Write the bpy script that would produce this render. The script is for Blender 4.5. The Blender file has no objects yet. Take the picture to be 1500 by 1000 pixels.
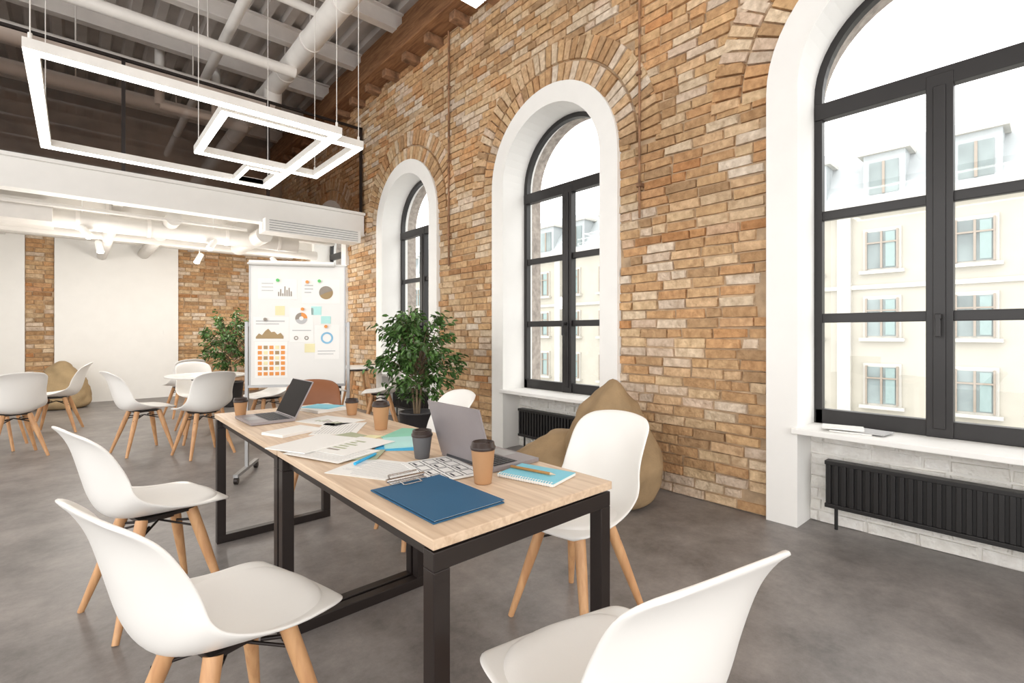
import bpy, bmesh, math, random
from mathutils import Vector, Matrix, noise
random.seed(7)
scene = bpy.context.scene
pi = math.pi

# ------------------------------------------------------------------ materials
def new_mat(name):
    m = bpy.data.materials.new(name); m.use_nodes = True
    nt = m.node_tree
    return m, nt, nt.nodes['Principled BSDF']

def mat(name, col, rough=.5, metal=0., var=.06, scale=6., bump=0., bscale=40., coat=0., spec=.5):
    m, nt, b = new_mat(name)
    tc = nt.nodes.new('ShaderNodeTexCoord')
    n = nt.nodes.new('ShaderNodeTexNoise'); n.inputs['Scale'].default_value = scale
    n.inputs['Detail'].default_value = 5
    nt.links.new(tc.outputs['Object'], n.inputs['Vector'])
    r = nt.nodes.new('ShaderNodeValToRGB')
    r.color_ramp.elements[0].position = .3; r.color_ramp.elements[1].position = .7
    r.color_ramp.elements[0].color = [max(0, c*(1-var)) for c in col] + [1]
    r.color_ramp.elements[1].color = [min(1, c*(1+var)) for c in col] + [1]
    nt.links.new(n.outputs['Fac'], r.inputs['Fac'])
    nt.links.new(r.outputs['Color'], b.inputs['Base Color'])
    b.inputs['Roughness'].default_value = rough
    b.inputs['Metallic'].default_value = metal
    b.inputs['Coat Weight'].default_value = coat
    b.inputs['Specular IOR Level'].default_value = spec
    if bump > 0:
        n2 = nt.nodes.new('ShaderNodeTexNoise'); n2.inputs['Scale'].default_value = bscale
        n2.inputs['Detail'].default_value = 6
        nt.links.new(tc.outputs['Object'], n2.inputs['Vector'])
        bp = nt.nodes.new('ShaderNodeBump'); bp.inputs['Strength'].default_value = bump
        bp.inputs['Distance'].default_value = .01
        nt.links.new(n2.outputs['Fac'], bp.inputs['Height'])
        nt.links.new(bp.outputs['Normal'], b.inputs['Normal'])
    return m

def emis(name, col, s):
    m, nt, b = new_mat(name)
    b.inputs['Base Color'].default_value = (*col, 1)
    b.inputs['Emission Color'].default_value = (*col, 1)
    b.inputs['Emission Strength'].default_value = s
    return m

def wood_mat(name, c1, c2, stretch=(14, 1.2, 14), rough=.45):
    m, nt, b = new_mat(name)
    tc = nt.nodes.new('ShaderNodeTexCoord'); mp = nt.nodes.new('ShaderNodeMapping')
    mp.inputs['Scale'].default_value = stretch
    nt.links.new(tc.outputs['Object'], mp.inputs['Vector'])
    n = nt.nodes.new('ShaderNodeTexNoise'); n.inputs['Scale'].default_value = 3.5
    n.inputs['Detail'].default_value = 8; n.inputs['Distortion'].default_value = .6
    nt.links.new(mp.outputs[0], n.inputs['Vector'])
    r = nt.nodes.new('ShaderNodeValToRGB')
    r.color_ramp.elements[0].position = .35; r.color_ramp.elements[1].position = .65
    r.color_ramp.elements[0].color = (*c1, 1); r.color_ramp.elements[1].color = (*c2, 1)
    nt.links.new(n.outputs['Fac'], r.inputs['Fac'])
    nt.links.new(r.outputs['Color'], b.inputs['Base Color'])
    b.inputs['Roughness'].default_value = rough
    return m

def brick_mat(name, rough=.9, bump=.6, mul=.8):
    m, nt, b = new_mat(name)
    at = nt.nodes.new('ShaderNodeAttribute'); at.attribute_name = 'bcol'
    tc = nt.nodes.new('ShaderNodeTexCoord')
    n = nt.nodes.new('ShaderNodeTexNoise'); n.inputs['Scale'].default_value = 20; n.inputs['Detail'].default_value = 8
    nt.links.new(tc.outputs['Object'], n.inputs['Vector'])
    r = nt.nodes.new('ShaderNodeValToRGB')
    r.color_ramp.elements[0].position = .3; r.color_ramp.elements[1].position = .72
    r.color_ramp.elements[0].color = (.66, .60, .54, 1); r.color_ramp.elements[1].color = (1.2, 1.22, 1.24, 1)
    nt.links.new(n.outputs['Fac'], r.inputs['Fac'])
    mx = nt.nodes.new('ShaderNodeMix'); mx.data_type = 'RGBA'; mx.blend_type = 'MULTIPLY'
    mx.inputs['Factor'].default_value = mul
    nt.links.new(at.outputs['Color'], mx.inputs['A']); nt.links.new(r.outputs['Color'], mx.inputs['B'])
    nt.links.new(mx.outputs['Result'], b.inputs['Base Color'])
    n2 = nt.nodes.new('ShaderNodeTexNoise'); n2.inputs['Scale'].default_value = 38; n2.inputs['Detail'].default_value = 9
    nt.links.new(tc.outputs['Object'], n2.inputs['Vector'])
    bp = nt.nodes.new('ShaderNodeBump'); bp.inputs['Strength'].default_value = bump; bp.inputs['Distance'].default_value = .016
    nt.links.new(n2.outputs['Fac'], bp.inputs['Height']); nt.links.new(bp.outputs['Normal'], b.inputs['Normal'])
    b.inputs['Roughness'].default_value = rough
    return m

def glass_mat(name, tint, gl=.08):
    m = bpy.data.materials.new(name); m.use_nodes = True; nt = m.node_tree; nt.nodes.clear()
    o = nt.nodes.new('ShaderNodeOutputMaterial'); mx = nt.nodes.new('ShaderNodeMixShader')
    t = nt.nodes.new('ShaderNodeBsdfTransparent'); g = nt.nodes.new('ShaderNodeBsdfGlossy')
    t.inputs['Color'].default_value = (*tint, 1); g.inputs['Roughness'].default_value = .02
    mx.inputs[0].default_value = gl
    nt.links.new(t.outputs[0], mx.inputs[1]); nt.links.new(g.outputs[0], mx.inputs[2])
    nt.links.new(mx.outputs[0], o.inputs['Surface'])
    return m

M_white = mat('white_plaster', (.89, .88, .85), .7, var=.015, bump=.05)
M_shell = mat('white_plastic', (.88, .865, .83), .32, var=.01)
M_pad = mat('white_leatherette', (.88, .865, .835), .5, var=.015, bump=.04, bscale=120)
M_brownshell = mat('brown_plastic', (.24, .085, .03), .5)
M_beech = wood_mat('beech_wood', (.54, .28, .13), (.68, .39, .19), (10, 10, 1.5))
M_oak = wood_mat('light_oak', (.60, .43, .29), (.76, .59, .43), (14, .9, 14), .45)
M_black = mat('dark_brown_metal', (.026, .019, .017), .38, .3)
M_frame = mat('black_window_frame', (.018, .016, .016), .4)
M_rad = mat('black_radiator', (.012, .011, .011), .4)
M_brick = brick_mat('brick', .9, .9)
M_mortar = mat('mortar', (.46, .33, .21), .95, var=.25, scale=9, bump=.6)
M_whitebrick = brick_mat('painted_brick', .6, .8, .25)
M_whitemortar = mat('painted_mortar', (.80, .78, .74), .7, var=.06, bump=.4)
M_glass = glass_mat('window_glass', (.97, .985, .985), .05)
M_tint = glass_mat('brown_tinted_glass', (.68, .60, .55), .07)
M_rust = mat('rusty_steel', (.28, .15, .08), .8, var=.5, scale=12, bump=.4)
M_timber = wood_mat('old_timber', (.20, .09, .04), (.36, .18, .08), (10, 1, 10), .8)
M_ceil = mat('grey_metal_deck', (.54, .50, .47), .6, var=.1, scale=3)
M_steel = mat('painted_steel', (.80, .76, .72), .5, var=.05)
M_duct = mat('white_duct', (.84, .81, .77), .45, var=.04)
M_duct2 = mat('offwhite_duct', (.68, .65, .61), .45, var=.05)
M_dark = mat('brown_upper_wall', (.32, .25, .20), .8, var=.3, scale=2)
M_led = emis('led_diffuser', (1, .97, .92), 9)
M_profile = mat('aluminium_profile_white', (.80, .78, .74), .4, .0)
M_khaki = mat('tan_fabric', (.40, .29, .16), .9, var=.12, bump=.35, bscale=60)
M_brownbag = mat('tan_brown_fabric', (.35, .24, .13), .9, var=.16, bump=.35, bscale=60)
M_leaf = mat('leaf_green', (.07, .15, .035), .35, var=.6, scale=14)
M_bark = mat('bark', (.22, .16, .10), .9, var=.3, bump=.5)
M_pot = mat('dark_pot', (.045, .042, .044), .5)
M_soil = mat('soil', (.05, .03, .02), .95, bump=.8)
M_kraft = mat('kraft_paper', (.42, .23, .11), .75, var=.05)
M_lid = mat('black_lid', (.035, .022, .018), .35)
M_grey = mat('grey_paper_cup', (.10, .10, .105), .6)
M_alu = mat('grey_aluminium', (.34, .31, .32), .45, .5)
M_keys = mat('black_keys', (.03, .03, .035), .5)
M_screen = mat('dark_screen', (.026, .023, .022), .6, spec=.06)
M_paper = mat('white_paper', (.84, .83, .80), .85, var=.01)
M_blue = mat('blue_clipboard', (.022, .105, .21), .6, var=.04, spec=.35)
M_cyan = mat('cyan_cover', (.22, .60, .74), .6)
M_bcyan = mat('bright_blue', (.03, .42, .75), .5)
M_green = mat('mint_green', (.25, .60, .45), .6)
M_sage = mat('sage', (.42, .45, .30), .7)
M_chrome = mat('chrome', (.65, .65, .65), .2, 1.)
M_ink = mat('black_ink', (.04, .04, .045), .8)
M_lgrey = mat('light_grey_ink', (.5, .5, .5), .8)
M_board = mat('whiteboard_enamel', (.76, .75, .72), .35, var=.01)
M_standm = mat('grey_stand', (.42, .42, .42), .4, .5)
M_orange = mat('orange_ink', (.75, .30, .08), .8)
M_brown = mat('brown_ink', (.38, .27, .14), .8)
M_slate = mat('slate_ink', (.30, .26, .22), .8)
M_aqua = mat('aqua_note', (.45, .75, .72), .8)
M_yellow = mat('yellow_note', (.80, .74, .45), .8)
M_gpin = mat('green_pin', (.10, .50, .12), .4)
M_ink2 = mat('blue_ink', (.25, .50, .70), .8)
M_wood_pencil = mat('pencil_brown', (.40, .20, .06), .6)
M_facade = mat('cream_facade', (.475, .45, .385), .9, var=.05, scale=1)
M_trimst = mat('facade_trim', (.54, .525, .48), .9, var=.04, scale=1)
M_roof = mat('zinc_roof', (.41, .44, .45), .6, var=.1, scale=.6)
M_owin = mat('outside_window_glass', (.22, .265, .265), .35, var=.3, scale=.7)
M_owf = mat('outside_window_frame', (.32, .27, .22), .7)
M_curt = mat('outside_curtain', (.28, .37, .36), .8)
M_street = mat('street', (.4, .4, .4), .9, scale=.5)
M_outerbrick = mat('outer_reveal_brick', (.36, .31, .27), .9, var=.3, scale=18, bump=.5)

def floor_mat():
    m, nt, b = new_mat('grey_floor')
    tc = nt.nodes.new('ShaderNodeTexCoord')
    n = nt.nodes.new('ShaderNodeTexNoise'); n.inputs['Scale'].default_value = 2.2; n.inputs['Detail'].default_value = 12; n.inputs['Roughness'].default_value = .78
    nt.links.new(tc.outputs['Object'], n.inputs['Vector'])
    r = nt.nodes.new('ShaderNodeValToRGB')
    r.color_ramp.elements[0].position = .36; r.color_ramp.elements[1].position = .64
    r.color_ramp.elements[0].color = (.145, .132, .126, 1); r.color_ramp.elements[1].color = (.315, .288, .273, 1)
    nt.links.new(n.outputs['Fac'], r.inputs['Fac']); nt.links.new(r.outputs['Color'], b.inputs['Base Color'])
    r2 = nt.nodes.new('ShaderNodeMapRange'); r2.inputs['To Min'].default_value = .32; r2.inputs['To Max'].default_value = .52
    nt.links.new(n.outputs['Fac'], r2.inputs['Value']); nt.links.new(r2.outputs[0], b.inputs['Roughness'])
    return m
M_floor = floor_mat()

# ------------------------------------------------------------------ mesh builder
class MB:
    def __init__(s):
        s.v = []; s.f = []; s.m = []; s.s = []; s.mats = []
    def mi(s, m):
        if m not in s.mats: s.mats.append(m)
        return s.mats.index(m)
    def add(s, vs, fs, m, smooth=False, M=None):
        o = len(s.v); k = s.mi(m)
        for p in vs:
            p = Vector(p)
            if M is not None: p = M @ p
            s.v.append(p)
        for f in fs:
            s.f.append([i+o for i in f]); s.m.append(k); s.s.append(smooth)
    def box(s, c, d, m, M=None, rz=0):
        x, y, z = d[0]/2, d[1]/2, d[2]/2
        vs = [Vector((a*x, b*y, e*z)) for e in (-1, 1) for b in (-1, 1) for a in (-1, 1)]
        R = Matrix.Rotation(rz, 3, 'Z')
        vs = [R @ p + Vector(c) for p in vs]
        s.add(vs, [(0,2,3,1),(4,5,7,6),(0,1,5,4),(2,6,7,3),(0,4,6,2),(1,3,7,5)], m, False, M)
    def bb(s, x0, x1, y0, y1, z0, z1, m, M=None):
        s.box(((x0+x1)/2, (y0+y1)/2, (z0+z1)/2), (x1-x0, y1-y0, z1-z0), m, M)
    def cyl(s, p0, p1, r0, r1, m, n=16, M=None, caps=True):
        p0, p1 = Vector(p0), Vector(p1); ax = (p1-p0).normalized()
        a = ax.orthogonal().normalized(); b = ax.cross(a)
        vs = []
        for p, r in ((p0, r0), (p1, r1)):
            for i in range(n):
                t = 2*pi*i/n; vs.append(p + (a*math.cos(t)+b*math.sin(t))*r)
        s.add(vs, [(i, (i+1) % n, n+(i+1) % n, n+i) for i in range(n)], m, True, M)
        if caps:
            s.add(vs[:n], [tuple(reversed(range(n)))], m, False, M)
            s.add(vs[n:], [tuple(range(n))], m, False, M)
    def lathe(s, prof, c, m, n=24, M=None):
        vs = []; c = Vector(c)
        for r, z in prof:
            for i in range(n):
                t = 2*pi*i/n; vs.append(c + Vector((r*math.cos(t), r*math.sin(t), z)))
        fs = []
        for k in range(len(prof)-1):
            for i in range(n):
                j = (i+1) % n; fs.append((k*n+i, k*n+j, (k+1)*n+j, (k+1)*n+i))
        s.add(vs, fs, m, True, M)
    def tube(s, pts, r, m, n=8, M=None):
        for a, b in zip(pts[:-1], pts[1:]): s.cyl(a, b, r, r, m, n, M)
    def mesh(s, name):
        me = bpy.data.meshes.new(name); me.from_pydata([tuple(p) for p in s.v], [], s.f)
        for m in s.mats: me.materials.append(m)
        me.polygons.foreach_set('material_index', s.m); me.polygons.foreach_set('use_smooth', s.s)
        me.update(); return me
    def obj(s, name, loc=(0,0,0), rz=0, bevel=0., parent=None):
        o = bpy.data.objects.new(name, s.mesh(name)); scene.collection.objects.link(o)
        o.location = loc; o.rotation_euler = (0, 0, rz)
        if bevel > 0:
            b = o.modifiers.new('bevel', 'BEVEL'); b.width = bevel; b.segments = 2; b.limit_method = 'ANGLE'; b.angle_limit = .9
        if parent: o.parent = parent
        return o

def link_obj(name, me, loc, rz=0):
    o = bpy.data.objects.new(name, me); scene.collection.objects.link(o)
    o.location = loc; o.rotation_euler = (0, 0, rz); return o

# ------------------------------------------------------------------ bricks
PAL = [(.50,.295,.145),(.56,.36,.19),(.61,.41,.24),(.46,.27,.13),(.65,.48,.31),(.54,.30,.14),(.39,.24,.125),(.68,.55,.40),(.58,.37,.19),(.63,.46,.28)]
WPAL = [(.86,.84,.79),(.82,.80,.75),(.88,.86,.82)]
class Bricks:
    def __init__(s): s.v = []; s.f = []; s.c = []
    def brick(s, quad, nrm, depth, col):
        o = len(s.v); nrm = Vector(nrm)
        cen = sum((Vector(q) for q in quad), Vector())/4
        for q in quad:
            q = Vector(q); s.v.append(q)
        for q in quad:
            q = Vector(q); q2 = q + (cen-q).normalized()*.006
            s.v.append(q2 + nrm*(depth + random.uniform(-.004, .004)))
        F = [(o+4,o+5,o+6,o+7)] + [(o+i, o+(i+1) % 4, o+4+(i+1) % 4, o+4+i) for i in range(4)]
        s.f += F; s.c += [col]*len(F)
    def obj(s, name, m, parent=None):
        me = bpy.data.meshes.new(name); me.from_pydata([tuple(p) for p in s.v], [], s.f)
        ca = me.color_attributes.new('bcol', 'FLOAT_COLOR', 'CORNER')
        k = 0
        for p, c in zip(me.polygons, s.c):
            for _ in p.loop_indices:
                ca.data[k].color = (*c, 1); k += 1
        me.materials.append(m); me.update()
        o = bpy.data.objects.new(name, me); scene.collection.objects.link(o)
        if parent: o.parent = parent
        return o

def brick_col(u, v, pal, big=True):
    c = list(random.choice(pal))
    if big:
        c = [a*.85 + b*.15 for a, b in zip(c, (.62, .43, .24))]
        n = noise.noise(Vector((u*.7, v*.7, 3)))
        n2 = noise.noise(Vector((u*1.7+9, v*1.7, 8)))
        f = 1.04 + .26*n + random.uniform(-.08, .08)
        c = [a*f for a in c]
        if (n2 > .22 and random.random() < .45) or random.random() < .07:
            c = [a*.45 + b*.55 for a, b in zip(c, (.74, .66, .57))]
        if n2 < -.28 and random.random() < .5:
            c = [c[0]*.95, c[1]*.80, c[2]*.68]
        if 1.95 < v < 2.03: c = [c[0]*.85, c[1]*.70, c[2]*.58]
    return c

def brick_field(B, u0, u1, v0, v1, to3, nrm, pal, skip=None, L=.245, H=.074, g=.010, big=True, dep=(.010, .026)):
    row = 0; v = v0
    while v < v1-.01:
        h = min(H, v1-v)
        u = u0 - (L/2 if row % 2 else 0) - random.uniform(0, .03)
        while u < u1:
            l = L*random.choice((1, 1, 1, .5, .97)) * random.uniform(.95, 1.05)
            a, b = max(u, u0), min(u+l, u1)
            u += l
            if b-a < .04: continue
            cu, cv = (a+b)/2, v+h/2
            if skip and skip(cu, cv): continue
            if random.random() < .010 and big: continue
            j = lambda: random.uniform(-.0055, .0055)
            q = [to3(a+g/2+j(), v+g/2+j()), to3(b-g/2+j(), v+g/2+j()), to3(b-g/2+j(), v+h-g/2+j()), to3(a+g/2+j(), v+h-g/2+j())]
            B.brick(q, nrm, random.uniform(*dep), brick_col(cu, cv, pal, big))
        v += H; row += 1

XW = 3.43      # mortar plane of the window wall
WC = [-2.38, .45, 3.28, 6.02, 8.78]
RO, RI, SP = .825, .64, 2.775
Y0, Y1, ZT = -4.0, 11.5, 4.9
def skip_w(u, v):
    for c in WC:
        if abs(u-c) < RO-.03 and v < SP: return True
        if v >= SP and math.hypot(u-c, v-SP) < 1.13: return True
    return False

wall = bpy.data.objects.new('wall_right', None); scene.collection.objects.link(wall)
B = Bricks()
brick_field(B, Y0, Y1, 0, ZT, lambda u, v: (XW, u, v), (-1, 0, 0), PAL, skip_w)
for c in WC:
    for (r0, r1) in ((.80, 1.005), (1.01, 1.22)):
        n = int(pi*(r0+r1)/2/.080)
        for i in range(n):
            t0 = pi*i/n + .006; t1 = pi*(i+1)/n - .006
            P = lambda r, t: (XW, c+r*math.cos(t), SP+r*math.sin(t))
            B.brick([P(r0+.005, t0), P(r1-.005, t0), P(r1-.005, t1), P(r0+.005, t1)], (-1, 0, 0), random.uniform(.024, .034), brick_col(c+r1*math.cos(t0), SP+r1*math.sin(t0), PAL))
B.obj('bricks', M_brick, wall)
mb = MB()
edges = [Y0]
for c in WC: edges += [c-RO+.06, c+RO-.06]
edges.append(Y1)
R = RO-.06
for i in range(0, len(edges), 2):
    a, b = edges[i], edges[i+1]
    mb.add([(XW,a,0),(XW,b,0),(XW,b,ZT),(XW,a,ZT)], [(0,1,2,3)], M_mortar)
for c in WC:
    n = 24
    for i in range(n):
        t0, t1 = pi*i/n, pi*(i+1)/n
        p = [(XW, c+R*math.cos(t0), SP+R*math.sin(t0)), (XW, c+R*math.cos(t1), SP+R*math.sin(t1))]
        mb.add([p[0], p[1], (XW, p[1][1], ZT), (XW, p[0][1], ZT)], [(0,1,2,3)], M_mortar)
mb.bb(XW+.33, XW+.36, Y0, Y1, ZT-.9, ZT+.6, M_mortar)
mb.obj('mortar', parent=wall)

def outline(r, z0, n=28):
    pts = [(-r, z0)]
    for i in range(n+1):
        t = pi - pi*i/n; pts.append((r*math.cos(t), SP + r*math.sin(t)))
    pts.append((r, z0)); return pts
def strip(mb, A, Bp, m, smooth=False):
    vs = list(A)+list(Bp); n = len(A)
    mb.add(vs, [(i, i+1, n+i+1, n+i) for i in range(n-1)], m, smooth)

XS = 3.375; XG = 3.70
for k, c in enumerate(WC):
    mb = MB()
    o = [(XS, c+y, z) for y, z in outline(RO, 0)]; o2 = [(XW+.01, c+y, z) for y, z in outline(RO, 0)]
    i1 = [(XS, c+y, z) for y, z in outline(RI, 0)]; i2 = [(XG+.10, c+y, z) for y, z in outline(RI-.005, 0)]
    strip(mb, o2, o, M_white); strip(mb, o, i1, M_white); strip(mb, i1, i2, M_white, False)
    e1 = [(XG+.10, c+y, z) for y, z in outline(RI-.004, .2)]; e2 = [(XG+.26, c+y, z) for y, z in outline(RI+.02, .2)]
    strip(mb, e1, e2, M_outerbrick)
    mb.obj('trim_%d' % (k+1), bevel=0)
    mb = MB()
    mb.bb(3.615, 3.80, c-RI, c+RI, 0, .59, M_whitemortar)
    nw = bpy.data.objects.new('wall_niche_%d' % (k+1), None); scene.collection.objects.link(nw)
    mb.obj('painted_mortar', parent=nw)
    B = Bricks(); brick_field(B, c-RI, c+RI, 0, .585, lambda u, v: (3.615, u, v), (-1,0,0), WPAL, None, big=False, dep=(.006, .018))
    B.obj('painted_bricks', M_whitebrick, nw)
    mb = MB(); mb.bb(3.345, 3.80, c-RI-.03, c+RI+.03, .59, .625, M_white)
    mb.obj('trim_sill_%d' % (k+1), bevel=.006)
    w = MB(); zb = .625; fw = .05
    def ring(r0, r1, x0, x1, z0o, z0i, m):
        A = [(x0, c+y, z) for y, z in outline(r0, z0o)]; Bq = [(x0, c+y, z) for y, z in outline(r1, z0i)]
        C = [(x1, c+y, z) for y, z in outline(r1, z0i)]; D = [(x1, c+y, z) for y, z in outline(r0, z0o)]
        strip(w, A, Bq, m); strip(w, Bq, C, m); strip(w, C, D, m)
    ring(RI-.002, RI-fw, XG-.02, XG+.035, zb, zb, M_frame)
    w.bb(XG-.02, XG+.04, c-RI+.01, c+RI-.01, zb, zb+.095, M_frame)
    w.bb(XG-.03, XG+.04, c-RI+.01, c+RI-.01, 2.63, 2.735, M_frame)
    w.bb(XG-.035, XG+.04, c-.060, c+.060, zb, 2.70, M_frame)
    w.bb(XG-.045, XG-.03, c-.028, c+.028, zb+.05, 2.63, M_frame)
    for z in (1.32, 1.995):
        w.bb(XG-.012, XG+.03, c-RI+.02, c+RI-.02, z-.030, z+.030, M_frame)
    w.bb(XG-.10, XG-.03, c-.015, c+.015, 1.30, 1.33, M_frame); w.bb(XG-.10, XG-.085, c-.012, c+.012, 1.20, 1.33, M_frame)
    pts = outline(RI-.02, zb+.02)
    w.add([(XG+.015, c+y, z) for y, z in pts], [tuple(range(len(pts)))], M_glass)
    w.obj('window_%d' % (k+1), bevel=.004)
    if k > 0:
        r = MB(); y0, y1 = c-.52, c+.52
        r.bb(3.50, 3.535, y0, y1, .14, .43, M_rad)
        n = 26
        for i in range(n):
            yy = y0 + (y1-y0)*(i+.5)/n
            r.bb(3.483, 3.50, yy-.012, yy+.012, .165, .405, M_rad)
        r.bb(3.478, 3.55, y0, y1, .405, .43, M_rad); r.bb(3.478, 3.55, y0, y1, .14, .165, M_rad)
        for yy in (y0+.15, y1-.15):
            r.bb(3.535, 3.595, yy-.02, yy+.02, .30, .34, M_rad)
        r.cyl((3.53, y1-.05, .0), (3.53, y1-.05, .15), .01, .01, M_rad)
        r.obj('radiator' if k == 1 else 'radiator.%03d' % (k-1), bevel=.003)

t = MB()
t.cyl((3.39, 2.25, 2.15), (3.39, 2.25, 4.9), .010, .010, M_rust); t.cyl((3.39, 4.95, 2.04), (3.39, 4.95, 4.9), .012, .012, M_rust)
for z in (2.4, 3.3, 4.2):
    t.bb(3.37, 3.43, 2.23, 2.27, z, z+.03, M_rust); t.bb(3.37, 3.43, 4.93, 4.97, z, z+.03, M_rust)
t.obj('wall_conduit')
t = MB()
t.bb(3.12, 3.45, Y0, Y1, 4.9, 5.2, M_timber)
t.bb(3.22, 3.45, Y0, Y1, 5.2, 5.42, M_timber)
y = Y0+.3
while y < Y1:
    t.bb(3.20, 3.44, y, y+.12, 4.80, 4.9, M_rust); y += .55
t.obj('trim_timber_beam', bevel=.01)

# ------------------------------------------------------------------ floor, ceiling
f = MB(); f.bb(-7, 3.95, -5, 11.7, -.3, 0, M_floor); f.obj('floor')
c_ = MB()
x = -7; vs = []; prof = []
while x < 3.5:
    prof += [(x, 5.42), (x+.10, 5.42), (x+.13, 5.49), (x+.23, 5.49)]; x += .26
for (xx, zz) in prof: vs += [(xx, -5, zz), (xx, 11.7, zz)]
fs = [(2*i, 2*i+1, 2*i+3, 2*i+2) for i in range(len(prof)-1)]
c_.add(vs, fs, M_ceil)
c_.bb(-7, 3.95, -5, 11.7, 5.52, 5.6, M_ceil)
c_.obj('ceiling')
b_ = MB()
y = -4.2
while y < 11.5:
    b_.bb(-7, 3.4, y-.06, y+.06, 5.40, 5.42, M_steel); b_.bb(-7, 3.4, y-.012, y+.012, 5.2, 5.42, M_steel); b_.bb(-7, 3.4, y-.06, y+.06, 5.18, 5.2, M_steel)
    y += 1.25
b_.obj('trim_ceiling_beams')
d = MB()
d.cyl((2.22, -4, 4.92), (2.22, 11.3, 4.92), .13, .13, M_duct, 24)
d.cyl((1.45, 2, 5.05), (1.45, 11.3, 5.05), .06, .06, M_duct, 16)
for yy in range(-3, 11, 1): d.cyl((2.22, yy+.3, 4.92), (2.22, yy+.34, 4.92), .14, .14, M_steel, 24); d.cyl((2.22, yy+.32, 5.0), (2.22, yy+.32, 5.42), .008, .008, M_steel, 6)
for (yy, zz, r) in ((6.9, 4.75, .07), (7.9, 4.62, .12), (9.4, 4.8, .10), (5.9, 5.05, .05)):
    d.cyl((-6.5, yy, zz), (2.22, yy, zz), r, r, M_duct, 20)
    for xx in (-2, 0, 1.2): d.cyl((xx, yy, zz), (xx, yy, 5.42), .008, .008, M_steel, 6)
d.cyl((2.22, 7.9, 4.92), (2.22, 7.9, 4.62), .125, .125, M_duct, 20)
d.tube([(0.9, 8.6, 5.3), (0.9, 8.6, 4.5), (1.6, 8.6, 4.5), (1.6, 8.6, 5.3)], .06, M_duct, 14)
d.obj('ventilation_duct')

# ------------------------------------------------------------------ mezzanine
m = MB()
m.bb(-3.5, 3.41, 7.42, 11.5, 2.96, 3.06, M_white)
m.bb(-3.5, 3.38, 7.27, 7.42, 2.757, 3.06, M_white)
m.bb(-3.5, 3.38, 7.22, 7.46, 3.06, 3.10, M_white)
m.bb(-3.5, 3.38, 7.24, 7.44, 2.74, 2.765, M_white)
for yy in (8.5, 9.6, 10.7): m.bb(-3.5, 3.38, yy-.07, yy+.07, 2.76, 2.96, M_duct2)
for xx in (-2.2, -.9, .4, 1.7): m.bb(xx-.05, xx+.05, 7.42, 11.5, 2.83, 2.96, M_duct2)
m.obj('mezzanine_floor')
g = MB()
g.add([(-3.5,7.34,3.1),(3.38,7.34,3.1),(3.38,7.34,4.45),(-3.5,7.34,4.45)], [(0,1,2,3)], M_tint)
for xx in (-3.4, -1.3, .42, 2.0, 3.36): g.bb(xx-.018, xx+.018, 7.32, 7.36, 3.1, 4.45, M_black)
g.bb(-3.5, 3.38, 7.32, 7.36, 3.1, 3.13, M_black); g.bb(-3.5, 3.38, 7.32, 7.36, 4.43, 4.46, M_black)
g.obj('mezzanine_glass_partition')
m = MB()
m.cyl((-3.4, 8.0, 2.60), (2.6, 8.0, 2.60), .11, .11, M_duct2, 24)
for xx in (-2.6, -1.2, .0, .7, 1.6, 2.3): m.cyl((xx, 8.0, 2.60), (xx+.04, 8.0, 2.60), .118, .118, M_steel, 24)
m.cyl((-3.4, 9.1, 2.64), (3.3, 9.1, 2.64), .08, .08, M_duct2, 24)
m.cyl((.95, 7.6, 2.70), (.95, 11.4, 2.70), .09, .09, M_duct2, 20)
m.cyl((2.0, 7.5, 2.62), (2.0, 9.0, 2.62), .11, .11, M_duct2, 20)
m.cyl((.35, 8.0, 2.60), (.35, 11.4, 2.60), .07, .07, M_duct2, 20)
m.cyl((-3.4, 7.62, 2.68), (1.8, 7.62, 2.68), .025, .025, M_duct2, 10)
m.bb(-.9, -.2, 7.7, 8.3, 2.5, 2.74, M_duct2)
for xx in (-3.3, -1.5, .3, 2.4): m.bb(xx-.015, xx+.015, 7.98, 8.02, 2.6, 2.96, M_steel); m.bb(xx-.015, xx+.015, 9.08, 9.12, 2.6, 2.96, M_steel)
m.obj('ceiling_duct', bevel=0)
m = MB()
m.bb(1.9, 3.25, 7.10, 7.23, 2.60, 2.78, M_white)
m.bb(1.9, 3.25, 7.20, 7.40, 2.60, 2.75, M_white)
for i in range(5): m.bb(1.95, 3.2, 7.085, 7.10, 2.615+i*.033, 2.627+i*.033, M_lgrey)
m.obj('air_conditioner_grille', bevel=.005)

fw_ = bpy.data.objects.new('wall_back', None); scene.collection.objects.link(fw_)
m = MB()
m.bb(-7, -.63, 11.42, 11.6, 0, 3, M_white)
m.bb(-.63, -.27, 11.5, 11.6, 0, 3, M_mortar)
m.bb(-.27, 1.49, 11.42, 11.6, 0, 3, M_white)
m.bb(1.49, 3.43, 11.5, 11.6, 0, 3, M_mortar)
m.bb(-7, 3.43, 11.5, 11.6, 3, 5.5, M_dark)
m.obj('plaster', parent=fw_)
B = Bricks()
brick_field(B, -.63, -.27, 0, 2.95, lambda u, v: (u, 11.5, v), (0,-1,0), PAL)
brick_field(B, 1.49, 3.42, 0, 2.95, lambda u, v: (u, 11.5, v), (0,-1,0), PAL)
B.obj('bricks', M_brick, fw_)
m = MB(); m.bb(-3.6, -3.5, 7.3, 11.5, 0, 5.42, M_white); m.obj('light_blocker_left')  # unseen slab added to block sky light from the left and darken the mezzanine
m = MB(); m.bb(1.25, 1.33, 11.405, 11.42, 1.2, 1.28, M_white); m.obj('light_switch')

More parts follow.
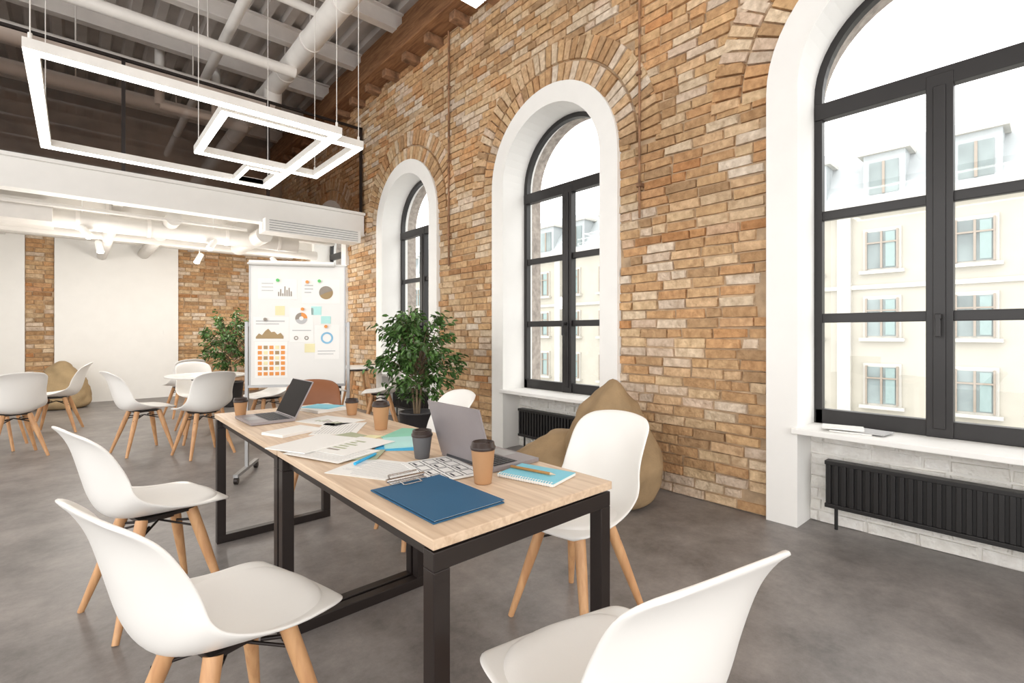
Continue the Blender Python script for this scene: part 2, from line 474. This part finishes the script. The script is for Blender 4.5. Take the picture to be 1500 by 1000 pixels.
def downlight(i, x, y, tilt, e=28):
    m = MB(); z = 2.42
    m.cyl((x, y, 2.96), (x, y, z+.12), .008, .008, M_white, 8)
    dx, dy = math.cos(tilt)*.07, -.06
    m.cyl((x-dx*.5, y, z+.13), (x+dx, y+dy, z-.02), .04, .045, M_white, 20)
    m.cyl((x+dx, y+dy, z-.02), (x+dx*1.05, y+dy*1.05, z-.03), .04, .04, M_led, 20)
    m.obj('ceiling_spotlight' if i == 0 else 'ceiling_spotlight.%03d' % i)
    l = bpy.data.lights.new('spotlamp', 'POINT'); l.energy = e; l.shadow_soft_size = .15; l.color = (1, .95, .88)
    o = bpy.data.objects.new('spotlight_lamp_%d' % i, l); scene.collection.objects.link(o); o.location = (x+dx, y+dy-.12, z-.45)
for i, (x, y) in enumerate([(.06, 7.95), (.25, 9.3), (1.45, 7.95), (1.55, 9.6), (-1.6, 8.4), (2.6, 9.2)]):
    downlight(i, x, y, i*1.3)

# ------------------------------------------------------------------ LED pendants
def frame_rect(m, x0, x1, y0, y1, z, w=.055, h=.05):
    def bar(a0, a1, b0, b1):
        m.bb(a0, a1, b0, b1, z, z+h, M_profile)
        m.bb(a0+.004, a1-.004, b0+.004, b1-.004, z-.008, z+.002, M_led)
    bar(x0, x1, y0, y0+w); bar(x0, x1, y1-w, y1); bar(x0, x0+w, y0+w, y1-w); bar(x1-w, x1, y0+w, y1-w)
def wires(m, pts, z):
    for x, y in pts: m.cyl((x, y, z), (x, y, 5.42), .003, .003, M_profile, 6); m.cyl((x, y, z), (x, y, z+.04), .01, .01, M_profile, 8)
m = MB()
frame_rect(m, -.21, 1.50, 3.60, 5.43, 2.715, .065, .055)
frame_rect(m, .73, 1.74, 3.75, 4.78, 2.72, .055, .055)
frame_rect(m, 1.15, 1.45, 4.88, 5.40, 2.725, .035, .05)
wires(m, [(-.18, 3.63), (1.47, 3.63), (-.18, 5.4), (1.47, 5.4), (1.71, 3.78), (1.71, 4.75), (.76, 4.75)], 2.77)
m.obj('led_frame_pendant')
m = MB()
frame_rect(m, -.35, 1.37, .0, 1.78, 2.715, .065, .055)
wires(m, [(-.3, .03), (1.33, .03), (-.3, 1.75), (1.33, 1.75)], 2.77)
m.obj('led_frame_pendant.001')

# ------------------------------------------------------------------ chairs
def smooth_interp(tab, s):
    for i in range(len(tab)-1):
        if s <= tab[i+1][0]:
            a, b = tab[i], tab[i+1]; t = (s-a[0])/(b[0]-a[0]); 
            p0 = tab[max(i-1, 0)]; p3 = tab[min(i+2, len(tab)-1)]
            out = []
            for k in range(1, len(a)):
                m1 = (b[k]-p0[k])/(b[0]-p0[0])*(b[0]-a[0]); m2 = (p3[k]-a[k])/(p3[0]-a[0])*(b[0]-a[0])
                t2, t3 = t*t, t*t*t
                out.append((2*t3-3*t2+1)*a[k]+(t3-2*t2+t)*m1+(-2*t3+3*t2)*b[k]+(t3-t2)*m2)
            return out
    return list(tab[-1][1:])
# s, y, z, halfwidth, side raise (z), side forward (y)
TAB = [(0.0, .262, .438, .165, .002, -.020),
       (0.05, .250, .455, .200, .003, -.010),
       (0.15, .195, .458, .226, .010, .0),
       (0.30, .09, .446, .234, .030, .0),
       (0.44, -.01, .436, .232, .062, .0),
       (0.55, -.10, .438, .224, .098, .008),
       (0.63, -.165, .465, .214, .110, .038),
       (0.71, -.205, .535, .205, .088, .066),
       (0.80, -.232, .635, .200, .045, .070),
       (0.90, -.262, .755, .198, .006, .052),
       (0.96, -.292, .820, .186, -.012, .034),
       (1.0, -.318, .852, .145, -.020, .020)]
def shell_pt(s, w, off=0.):
    y, z, hw, rz, fy = smooth_interp(TAB, s)
    a = abs(w)**2.2
    return Vector((hw*w, y+fy*a, z+rz*a))
def make_chair_mesh(name, ms, mp):
    mb = MB()
    ns, nw = 36, 18
    vs = [shell_pt(i/(ns-1), -1+2*j/(nw-1)) for i in range(ns) for j in range(nw)]
    fs = [(i*nw+j, i*nw+j+1, (i+1)*nw+j+1, (i+1)*nw+j) for i in range(ns-1) for j in range(nw-1)]
    me = bpy.data.meshes.new('tmp'); me.from_pydata([tuple(v) for v in vs], [], fs); me.update()
    o = bpy.data.objects.new('tmp', me); scene.collection.objects.link(o)
    so = o.modifiers.new('s', 'SOLIDIFY'); so.thickness = .012; so.offset = 0
    ss = o.modifiers.new('ss', 'SUBSURF'); ss.levels = 1; ss.render_levels = 1
    dg = bpy.context.evaluated_depsgraph_get(); ev = o.evaluated_get(dg); em = ev.to_mesh()
    mb.add([v.co.copy() for v in em.vertices], [tuple(p.vertices) for p in em.polygons], ms, True)
    ev.to_mesh_clear(); bpy.data.objects.remove(o)
    n1, n2 = 20, 18
    P = []
    for i in range(n1+1):
        for j in range(n2+1):
            a, b = -1+2*i/n1, -1+2*j/n2
            x_, y_ = a*math.sqrt(1-b*b/2), b*math.sqrt(1-a*a/2)
            s = .315 + x_*.275; w = y_*.90
            p = shell_pt(s, w)
            e = 1-min(1, max(abs(a), abs(b)))**4
            P.append(p + Vector((0, 0, .004 + e**.6*.016)))
    F = [(i*(n2+1)+j, i*(n2+1)+j+1, (i+1)*(n2+1)+j+1, (i+1)*(n2+1)+j) for i in range(n1) for j in range(n2)]
    mb.add(P, F, mp, True)
    for sx in (-1, 1):
        for sy in (-1, 1):
            top = Vector((sx*.095, .03+sy*.095, .425)); bot = Vector((sx*.205, .015+sy*.205, 0))
            mid = top.lerp(bot, .35)
            mb.cyl(top, mid, .023, .022, M_beech, 14); mb.cyl(mid, bot, .022, .0125, M_beech, 14)
            o_ = Vector((-sx*.055, -sy*.055, .0))
            mb.cyl(mid+Vector((0,0,.06)), (0, .03, .38), .005, .005, M_black, 8)
            mb.cyl(top.lerp(bot, .12), top.lerp(bot, .12)+o_, .006, .006, M_black, 8)
    mb.box((0, .03, .425), (.22, .22, .014), M_black)
    return mb.mesh(name)
ch = make_chair_mesh('shell_chair', M_shell, M_pad)
chb = make_chair_mesh('brown_chair', M_brownshell, M_brownshell)
D = math.radians
chairs = [(.29, 1.50, D(-74)), (.25, 2.70, D(-76)), (1.63, 1.38, D(92)), (1.60, 2.62, D(85)), (.865, .635, D(-12)),
          (.50, 6.30, D(-75)), (.97, 5.75, D(14)), (1.15, 7.2, D(185)), (1.80, 6.5, D(100)),
          (-.45, 6.85, D(15)), (-.15, 8.3, D(80)), (-.95, 7.9, D(-120)),
          (2.45, 6.5, D(-90)), (3.0, 5.9, D(60)), (1.2, 8.6, D(10))]
for i, (x, y, r) in enumerate(chairs):
    link_obj('shell_chair' if i == 0 else 'shell_chair.%03d' % i, ch, (x, y, 0), r)
link_obj('brown_chair', chb, (1.34, 3.70, 0), D(165))

def wtable(i, x, y, r=.4):
    m = MB()
    m.lathe([(0, .75), (r-.01, .75), (r, .745), (r, .73), (r-.02, .725), (0, .725)], (0,0,0), M_shell, 40)
    for a in range(4):
        t = a*pi/2+.6
        m.cyl((.12*math.cos(t), .12*math.sin(t), .72), (.30*math.cos(t), .30*math.sin(t), 0), .02, .013, M_beech, 12)
    m.cyl((0,0,.69), (0,0,.725), .15, .15, M_black, 20)
    m.obj('white_table' if i == 0 else 'white_table.%03d' % i, (x, y, 0))
wtable(0, 1.12, 6.5); wtable(1, -.65, 7.45, .42); wtable(2, 3.0, 6.65, .34)

# ------------------------------------------------------------------ main tables
def desk(i, y0, y1, x0=.605, x1=1.272):
    m = MB(); s = .046
    m.bb(x0, x1, y0, y1, .725, .75, M_oak)
    for yy in (y0+.004, y1-.004-s):
        for xx in (x0+.004, x1-.004-s): m.bb(xx, xx+s, yy, yy+s, s, .672, M_black)
        m.bb(x0+.004, x1-.004, yy, yy+s, .672, .718, M_black)
        m.bb(x0+.004, x1-.004, yy, yy+s, 0, s, M_black)
        m.bb(x0+.05, x1-.05, yy+.008, yy+s-.008, .717, .726, M_black)
    for xx in (x0+.03, x1-.03-.03): m.bb(xx, xx+.03, y0+.05, y1-.05, .68, .725, M_black)
    return m.obj('office_desk' if i == 0 else 'office_desk.%03d' % i, bevel=.0025)
desk(0, .945, 2.095); desk(1, 2.105, 3.285)

ZT_ = .7505
def cup(i, x, y, m1, m2, h=.105, r=.038):
    m = MB()
    m.lathe([(0, .001), (r*.70, .0), (r*.72, .003), (r, h)], (0,0,0), m1, 32)
    m.lathe([(r*1.03, h-.006), (r*1.06, h), (r*1.04, h+.004), (r*.98, h+.005), (r*.93, h+.017), (r*.84, h+.018), (r*.80, h+.011), (0, h+.011)], (0,0,0), m2, 32)
    m.cyl((r*.5, 0, h+.010), (r*.5, 0, h+.013), .006, .006, m2, 10)
    m.obj('coffee_cup' if i == 0 else 'coffee_cup.%03d' % i, (x, y, ZT_))
cup(0, .955, 1.205, M_kraft, M_lid, .112, .038)
cup(1, .975, 1.60, M_grey, M_lid, .088, .038)
cup(2, .70, 3.10, M_kraft, M_lid, .085, .036)
cup(3, 1.19, 2.72, M_kraft, M_lid, .075, .036)
cup(4, 1.115, 2.21, M_kraft, M_lid, .118, .041)

def laptop(i, x, y, rz, ang, back=M_alu, w=.31, d=.215):
    m = MB()
    m.bb(-d/2, d/2, -w/2, w/2, .002, .015, back)
    for (a, b) in ((-.09, -.13), (-.09, .13), (.09, -.13), (.09, .13)): m.cyl((a, b, 0), (a, b, .003), .006, .006, M_keys, 8)
    m.bb(-d/2+.02, .02, -w/2+.02, w/2-.02, .0148, .0155, M_keys)
    for a in range(5):
        for b in range(13):
            cx = -d/2+.03+a*.0195; cy = -w/2+.031+b*.0207
            m.bb(cx-.008, cx+.008, cy-.0088, cy+.0088, .0155, .0175, M_keys)
    m.bb(.03, .09, -.05, .05, .0148, .0156, M_standm)
    T = Matrix.Translation((-d/2+.003, 0, .016)) @ Matrix.Rotation(-ang, 4, 'Y')
    m.bb(-.006, 0, -w/2, w/2, 0, .212, back, T)
    m.bb(0, .0012, -w/2+.004, w/2-.004, .006, .208, M_screen, T)
    m.cyl((-d/2, -w/2+.04, .012), (-d/2, w/2-.04, .012), .006, .006, M_keys, 10)
    m.obj('laptop' if i == 0 else 'laptop.%03d' % i, (x, y, ZT_), rz)
laptop(0, 1.155, 1.42, 0, D(17))
laptop(1, .765, 2.87, D(181), D(27), M_alu)

m = MB()
m.bb(-.115, .115, -.172, .172, .0, .004, M_blue); m.bb(-.108, .108, -.165, .15, .004, .008, M_paper); m.bb(-.115, .115, -.172, .150, .008, .0105, M_blue)
m.bb(-.06, .06, .140, .172, .0105, .0165, M_chrome); m.cyl((-.065, .168, .020), (.065, .168, .020), .006, .006, M_chrome, 12)
m.tube([(-.055,.165,.020), (-.05,.185,.030), (.05,.185,.030), (.055,.165,.020)], .003, M_chrome)
m.tube([(-.03,.150,.018), (-.03,.12,.013), (.03,.12,.013), (.03,.150,.018)], .002, M_chrome)
m.obj('blue_clipboard', (.769, 1.192, ZT_), 0, bevel=.001)
m = MB()
m.bb(-.075, .075, -.105, .105, 0, .008, M_paper); m.bb(-.075, .075, -.105, .105, .008, .0095, M_cyan)
for k in range(22):
    yy = -.098+k*.0093
    m.tube([(-.066, yy, .010), (-.072, yy, .0135), (-.080, yy, .010), (-.080, yy, .002), (-.072, yy, -.0)], .0013, M_paper, 5)
m.obj('spiral_notebook', (1.13, 1.143, ZT_+.0012), D(14))
m = MB(); m.cyl((0, -.075, 0), (0, .08, 0), .005, .005, M_wood_pencil, 6); m.cyl((0, -.075, 0), (0, -.095, 0), .005, .0006, M_oak, 6)
m.obj('pencil', (1.125, 1.165, ZT_+.0165), D(13))
m = MB(); m.cyl((0, -.07, 0), (0, .07, 0), .0055, .0055, M_bcyan, 10); m.cyl((0, .07, 0), (0, .084, 0), .0055, .0015, M_bcyan, 10); m.bb(.004, .007, -.07, -.02, -.001, .002, M_bcyan)
m.obj('blue_marker', (.79, 1.69, ZT_+.0105), D(-55))

def paper(x, y, w, l, rz, mt=M_paper, h=.002, z=0, lines=0, nm='paper_sheet', kind=''):
    m = MB(); m.bb(-w/2, w/2, -l/2, l/2, 0, h, mt)
    if lines:
        for k in range(lines):
            xx = -w/2+.02+(w-.04)*k/lines
            m.bb(xx, xx+.0025, -l/2+.02, l/2-.02-random.uniform(0, .08), h, h+.0004, M_lgrey)
    if kind == 'wire':
        for a in range(3):
            for b in range(4):
                x0 = -w/2+.02+a*(w-.03)/3; y0 = -l/2+.02+b*(l-.03)/4; x1 = x0+(w-.06)/3; y1 = y0+(l-.06)/4
                for (p, q, r, s) in ((x0,x1,y0,y0+.003),(x0,x1,y1-.003,y1),(x0,x0+.003,y0,y1),(x1-.003,x1,y0,y1)): m.bb(p, q, r, s, h, h+.0004, M_ink)
                if (a+b) % 2: m.bb(x0+.01, x0+.018, y0+.01, y1-.012, h, h+.0004, M_ink)
    if kind == 'chart':
        for b in range(6): m.bb(-w/4, -w/4+.02+.05*random.random(), -l/3+b*.03, -l/3+b*.03+.015, h, h+.0004, random.choice((M_cyan, M_sage, M_slate)))
    m.obj(nm, (x, y, ZT_+z), rz)
paper(.785, 1.56, .21, .297, D(28), lines=14)
paper(.945, 1.42, .19, .28, D(-8), kind='wire', z=.0025)
paper(.80, 1.80, .15, .2, D(50), M_sage, z=.003, h=.0015)
paper(.745, 1.885, .21, .297, D(20), lines=12, z=.0055)
paper(.85, 1.93, .20, .28, D(-70), kind='chart', z=.008)
paper(.74, 2.07, .21, .297, D(-65), z=.010, h=.004)
paper(1.03, 1.86, .17, .24, D(-40), M_bcyan, h=.003, z=.0, nm='cyan_folder')
paper(1.04, 1.87, .15, .21, D(-25), M_aqua, h=.003, z=.0035, nm='paper_sheet')
paper(1.15, 2.02, .15, .21, D(-55), M_green, h=.006, z=.0, nm='green_notebook')
paper(.765, 2.42, .15, .21, D(-70), M_paper, h=.012, nm='white_notebook')
paper(.97, 2.36, .21, .297, D(-35), lines=12)
paper(.93, 2.15, .10, .12, D(10), M_sage, z=.0032, h=.0015)
paper(1.02, 2.60, .21, .297, D(20), kind='chart')
paper(1.13, 3.02, .21, .25, D(12), M_paper, h=.016, nm='white_notebook')
paper(1.14, 3.03, .15, .20, D(30), M_cyan, h=.003, z=.0165)
paper(.97, 3.13, .12, .16, D(-20), M_yellow, z=.0)
paper(1.0, 2.07, .07, .07, D(30), M_yellow, z=.0)

# ------------------------------------------------------------------ flip chart
fl = MB(); W, ZB, ZTp = .773, .775, 1.815
fl.bb(-W/2, W/2, -.012, .012, ZB, ZTp, M_board)
for (a, b) in ((-W/2-.008, -W/2+.004), (W/2-.004, W/2+.008)): fl.bb(a, b, -.015, .015, ZB, ZTp, M_standm)
fl.bb(-W/2-.008, W/2+.008, -.04, .015, ZB-.02, ZB, M_standm)
fl.cyl((-W/2, -.03, ZTp+.01), (W/2-.08, -.03, ZTp+.01), .022, .022, M_board, 20)
fl.bb(-W/2-.02, W/2+.02, -.02, .02, ZTp, ZTp+.012, M_board)
def bx(f): return -W/2 + f*W
def bz(f): return ZTp - .03 - f*(ZTp-ZB-.03)
def rect(a, b, c, d_, mt, layer=1): fl.bb(bx(a), bx(b), -.012-.0016*layer, -.0115, bz(d_), bz(c), mt)
def disc(a, c, r, mt, layer=2, r_in=0, t0=0, t1=2*pi):
    n = 24; vs = []; yy = -.012-.0016*layer
    for i in range(n+1):
        t = t0+(t1-t0)*i/n
        vs += [(bx(a)+r*math.cos(t), yy, bz(c)+r*math.sin(t)), (bx(a)+r_in*math.cos(t), yy, bz(c)+r_in*math.sin(t))]
    fl.add(vs, [(2*i, 2*i+2, 2*i+3, 2*i+1) for i in range(n)], mt)
rect(.08, .49, .09, .265, M_paper); rect(.54, .95, .09, .30, M_paper); rect(.035, .405, .42, .625, M_paper)
rect(.41, .665, .34, .635, M_paper); rect(.68, .945, .49, .785, M_paper); rect(.05, .39, .63, .94, M_paper)
rect(.26, .36, .325, .405, M_yellow); rect(.64, .75, .325, .40, M_aqua); rect(.745, .85, .41, .475, M_aqua, 2); rect(.57, .68, .65, .725, M_yellow, 2)
for i, h in enumerate((.03, .05, .02, .07, .045, .06, .035)): rect(.29+i*.022, .302+i*.022, .24-h*1.2, .24, M_slate, 2)
for i in range(3): rect(.12, .24, .13+i*.03, .136+i*.03, M_lgrey, 2)
disc(.80, .205, .058, M_brown, 2); disc(.80, .205, .058, M_slate, 3, 0, .3, 3.6); rect(.57, .66, .14, .15, M_lgrey, 2); rect(.57, .66, .17, .18, M_lgrey, 2); rect(.57, .64, .20, .21, M_lgrey, 2)
pr = [.59, .56, .575, .54, .52, .55, .545, .57, .555, .585]
top = [(bx(.06+.032*i), -.0155, bz(pr[i])) for i in range(10)]; bot = [(bx(.06+.032*i), -.0155, bz(.605)) for i in range(10)]
fl.add(top+bot, [(i, i+1, 11+i, 10+i) for i in range(9)], M_brown); rect(.06, .36, .45, .46, M_lgrey, 2); rect(.06, .30, .475, .483, M_lgrey, 2)
disc(.535, .43, .050, M_orange, 2, .018, 0, 1.6); disc(.535, .43, .050, M_slate, 2, .018, 1.6, 3.4); disc(.535, .43, .050, M_lgrey, 2, .018, 3.4, 6.28)
disc(.48, .60, .018, M_slate, 2, .01); disc(.59, .60, .018, M_slate, 2, .01); rect(.44, .64, .53, .538, M_lgrey, 2)
disc(.81, .60, .052, M_ink2, 2, .036); rect(.71, .9, .71, .717, M_lgrey, 2); rect(.71, .88, .735, .742, M_lgrey, 2)
for i in range(6):
    for j in range(5): rect(.08+j*.06, .122+j*.06, .665+i*.045, .695+i*.045, (M_orange, M_brown, M_orange, M_yellow)[(i*2+j) % 4] if i < 5 else M_orange, 2)
for (a, c, mt) in ((.29, .105, M_gpin), (.60, .115, M_orange), (.73, .105, M_gpin), (.55, .35, M_orange), (.16, .44, M_slate), (.80, .50, M_orange)): fl.cyl((bx(a), -.012, bz(c)), (bx(a), -.03, bz(c)), .012, .014, mt, 12)
for sx in (-1, 1):
    xx = sx*(W/2+.03)
    fl.bb(xx-.012, xx+.012, -.012, .022, .06, 1.32, M_standm)
    fl.bb(xx-.018, xx+.018, -.27, .27, .055, .08, M_standm)
    fl.bb(min(xx, xx-sx*.03), max(xx, xx-sx*.03), -.005, .005, 1.28, 1.31, M_standm)
    for yy in (-.25, .25):
        fl.cyl((xx-.014, yy, .028), (xx+.014, yy, .028), .028, .028, M_black, 16); fl.bb(xx-.006, xx+.006, yy-.01, yy+.01, .03, .06, M_black)
fl.bb(-W/2-.03, W/2+.03, -.005, .017, .30, .325, M_standm)
fl.obj('flip_chart_whiteboard', (1.455, 4.434, 0), D(-30.5))

# ------------------------------------------------------------------ plants
def plant(name, x, y, z0, z1, r, nl, pot_r=.16, pot_h=.34, seed=1):
    rnd = random.Random(seed); m = MB()
    m.lathe([(0, 0), (pot_r*.72, 0), (pot_r*.78, .02), (pot_r, pot_h), (pot_r*1.03, pot_h), (pot_r*1.03, pot_h+.015), (pot_r*.92, pot_h+.015), (pot_r*.90, pot_h-.03)], (0,0,0), M_pot, 32)
    m.lathe([(pot_r*.91, pot_h-.03), (0, pot_h-.025)], (0,0,0), M_soil, 24)
    cz = (z0+z1)/2; hz = (z1-z0)/2
    ends = []
    for k in range(3):
        a = k*2.1; m.cyl((.02*math.cos(a), .02*math.sin(a), pot_h-.03), (.05*math.cos(a), .05*math.sin(a), z0+.12), .013, .010, M_bark, 8)
    for k in range(95):
        while True:
            p = Vector((rnd.uniform(-1,1), rnd.uniform(-1,1), rnd.uniform(-1,1)))
            if .25 < p.length < 1: break
        p = Vector((p.x*r*(1-.25*max(p.z, 0)), p.y*r*(1-.25*max(p.z, 0)), cz+p.z*hz))
        b = Vector((p.x*.12, p.y*.12, z0+.1+max(0, (p.z-z0))*.35)); mid = b.lerp(p, .55)+Vector((0,0,.06))
        m.cyl(b, mid, .006, .004, M_bark, 5, caps=False); m.cyl(mid, p, .004, .0015, M_bark, 5, caps=False)
        ends.append((b, mid, p))
    for k in range(nl):
        b, mid, p = rnd.choice(ends); t = rnd.random()**.6
        q = mid.lerp(p, t) + Vector((rnd.gauss(0,.025), rnd.gauss(0,.025), rnd.gauss(0,.025)))
        L = rnd.uniform(.05, .085); wd = L*.22
        az = math.atan2(q.y, q.x) + rnd.gauss(0, .9); pit = rnd.uniform(-1.1, .25)
        Mx = Matrix.Translation(q) @ Matrix.Rotation(az, 4, 'Z') @ Matrix.Rotation(-pit, 4, 'Y') @ Matrix.Rotation(rnd.gauss(0,.6), 4, 'X')
        vs = [(0,0,0), (L*.35, wd, .006), (L*.75, wd*.7, .002), (L, 0, -.010), (L*.75, -wd*.7, .002), (L*.35, -wd, .006), (L*.5, 0, -.004)]
        m.add(vs, [(0,1,6), (1,2,6), (2,3,6), (3,4,6), (4,5,6), (5,0,6)], M_leaf, True, Mx)
    m.obj(name, (x, y, 0))
plant('potted_ficus', 2.5, 4.2, .56, 1.53, .54, 2300, .17, .44, 3)
plant('potted_ficus.001', 1.95, 9.2, .55, 1.70, .54, 1800, .17, .4, 5)

# ------------------------------------------------------------------ bean bags
def bag_part(m, cx, cy, r, h, lean, mt, seed=0):
    n = 48; k = 30; vs = []
    prof = [(0,0),(.55,.0),(.80,.015),(.93,.06),(1.0,.14),(1.0,.24),(.95,.36),(.85,.5),(.70,.65),(.52,.78),(.36,.88),(.22,.95),(.10,.99),(0,1.0)]
    tab = [(i/(len(prof)-1), a, b) for i, (a, b) in enumerate(prof)]
    for i in range(k+1):
        a, b = smooth_interp(tab, i/k); a = max(a, 0); b = max(b, 0)
        for j in range(n):
            t = 2*pi*j/n
            p = Vector((math.cos(t)*a*r, math.sin(t)*a*r, b*h))
            nn = noise.noise(p*4+Vector((seed, 0, 0)))*.06 + noise.noise(p*10+Vector((0, seed, 0)))*.03
            nn += .010*math.cos(6*t)*a*b
            p += Vector((math.cos(t), math.sin(t), .3))*nn*min(1, b*6)
            p += Vector((lean[0], lean[1], 0))*(b**1.6)
            p.z = max(p.z, 0); vs.append(p+Vector((cx, cy, 0)))
    fs = [(i*n+j, i*n+(j+1) % n, (i+1)*n+(j+1) % n, (i+1)*n+j) for i in range(k) for j in range(n)]
    m.add(vs, fs, mt, True)
m = MB(); bag_part(m, 0, 0, .35, .88, (.08, .03), M_brownbag, 2); bag_part(m, -.17, .50, .43, .48, (.12, -.18), M_brownbag, 6)
m.obj('bean_bag', (2.93, 2.20, 0))
m = MB(); bag_part(m, 0, 0, .37, .76, (0, .1), M_khaki, 9); m.obj('bean_bag.001', (-.16, 10.85, 0))

m = MB()
for k, (a, b) in enumerate(((0, .1), (.02, -.15), (-.01, .25))): m.box((a, b*.3, .004+k*.008), (.15, .21, .007), (M_paper, M_lgrey, M_paper)[k], rz=b)
m.obj('magazine_stack', (3.50, .80, .6255))

# ------------------------------------------------------------------ outside building
o = MB(); XF = 28
o.bb(XF, XF+8, -22, 60, -9, 7.2, M_facade)
o.bb(XF-.5, XF+.2, -22, 60, 7.0, 7.5, M_trimst); o.bb(XF-.15, XF+.1, -22, 60, 3.3, 3.5, M_trimst); o.bb(XF-.2, XF+.1, -22, 60, -2.9, -2.6, M_trimst)
o.add([(XF, -22, 7.4), (XF, 60, 7.4), (XF+2.2, 60, 10.8), (XF+2.2, -22, 10.8), (XF+8, 60, 11.2), (XF+8, -22, 11.2)], [(0,1,2,3), (3,2,4,5)], M_roof)
y = -16.6
k = 0
while y < 58:
    for zc in (5.1, 1.95, -1.2, -4.4):
        o.bb(XF-.10, XF+.02, y-.72, y+.72, zc-.95, zc+1.02, M_trimst)
        o.bb(XF-.14, XF-.09, y-.6, y+.6, zc-.85, zc+.85, M_owin)
        o.bb(XF-.18, XF-.13, y-.5, y-.15, zc-.8, zc+.8, M_curt)
        o.bb(XF-.24, XF-.12, y-.04, y+.04, zc-.85, zc+.85, M_owf); o.bb(XF-.23, XF-.12, y-.6, y+.6, zc+.3, zc+.37, M_owf)
        o.bb(XF-.22, XF-.08, y-.62, y-.55, zc-.9, zc+.9, M_owf); o.bb(XF-.22, XF-.08, y+.55, y+.62, zc-.9, zc+.9, M_owf)
        o.bb(XF-.3, XF, y-.85, y+.85, zc-1.1, zc-.95, M_trimst)
    o.bb(XF+.3, XF+2.2, y-.8, y+.8, 7.5, 9.7, M_roof); o.bb(XF+.24, XF+.32, y-.55, y+.55, 7.8, 9.3, M_owin); o.bb(XF+.18, XF+.26, y-.05, y+.05, 7.8, 9.3, M_owf)
    o.bb(XF+.1, XF+2.4, y-1.0, y+1.0, 9.7, 9.85, M_trimst)
    if k % 3 == 1: o.bb(XF-.25, XF+.05, y+1.2, y+1.75, -9, 7.0, M_trimst)
    y += 3.15; k += 1
o.obj('building_facade')
m = MB(); m.bb(6, 60, -60, 90, -9.2, -9, M_street); m.obj('ground_street')

# ------------------------------------------------------------------ light
w = bpy.data.worlds.new('World'); scene.world = w; w.use_nodes = True
bg = w.node_tree.nodes['Background']; bg.inputs['Color'].default_value = (1.0, .985, .968, 1); bg.inputs['Strength'].default_value = 3.1

cam = bpy.data.cameras.new('Camera'); co = bpy.data.objects.new('Camera', cam); scene.collection.objects.link(co)
co.location = (0, 0, 1.22); co.rotation_euler = (pi/2, 0, D(-41.8))
cam.sensor_width = 36; cam.lens = 715/1500*36; cam.shift_y = -.008; cam.clip_start = .05; cam.clip_end = 300
scene.camera = co
scene.view_settings.view_transform = 'Standard'
scene.view_settings.look = 'None'
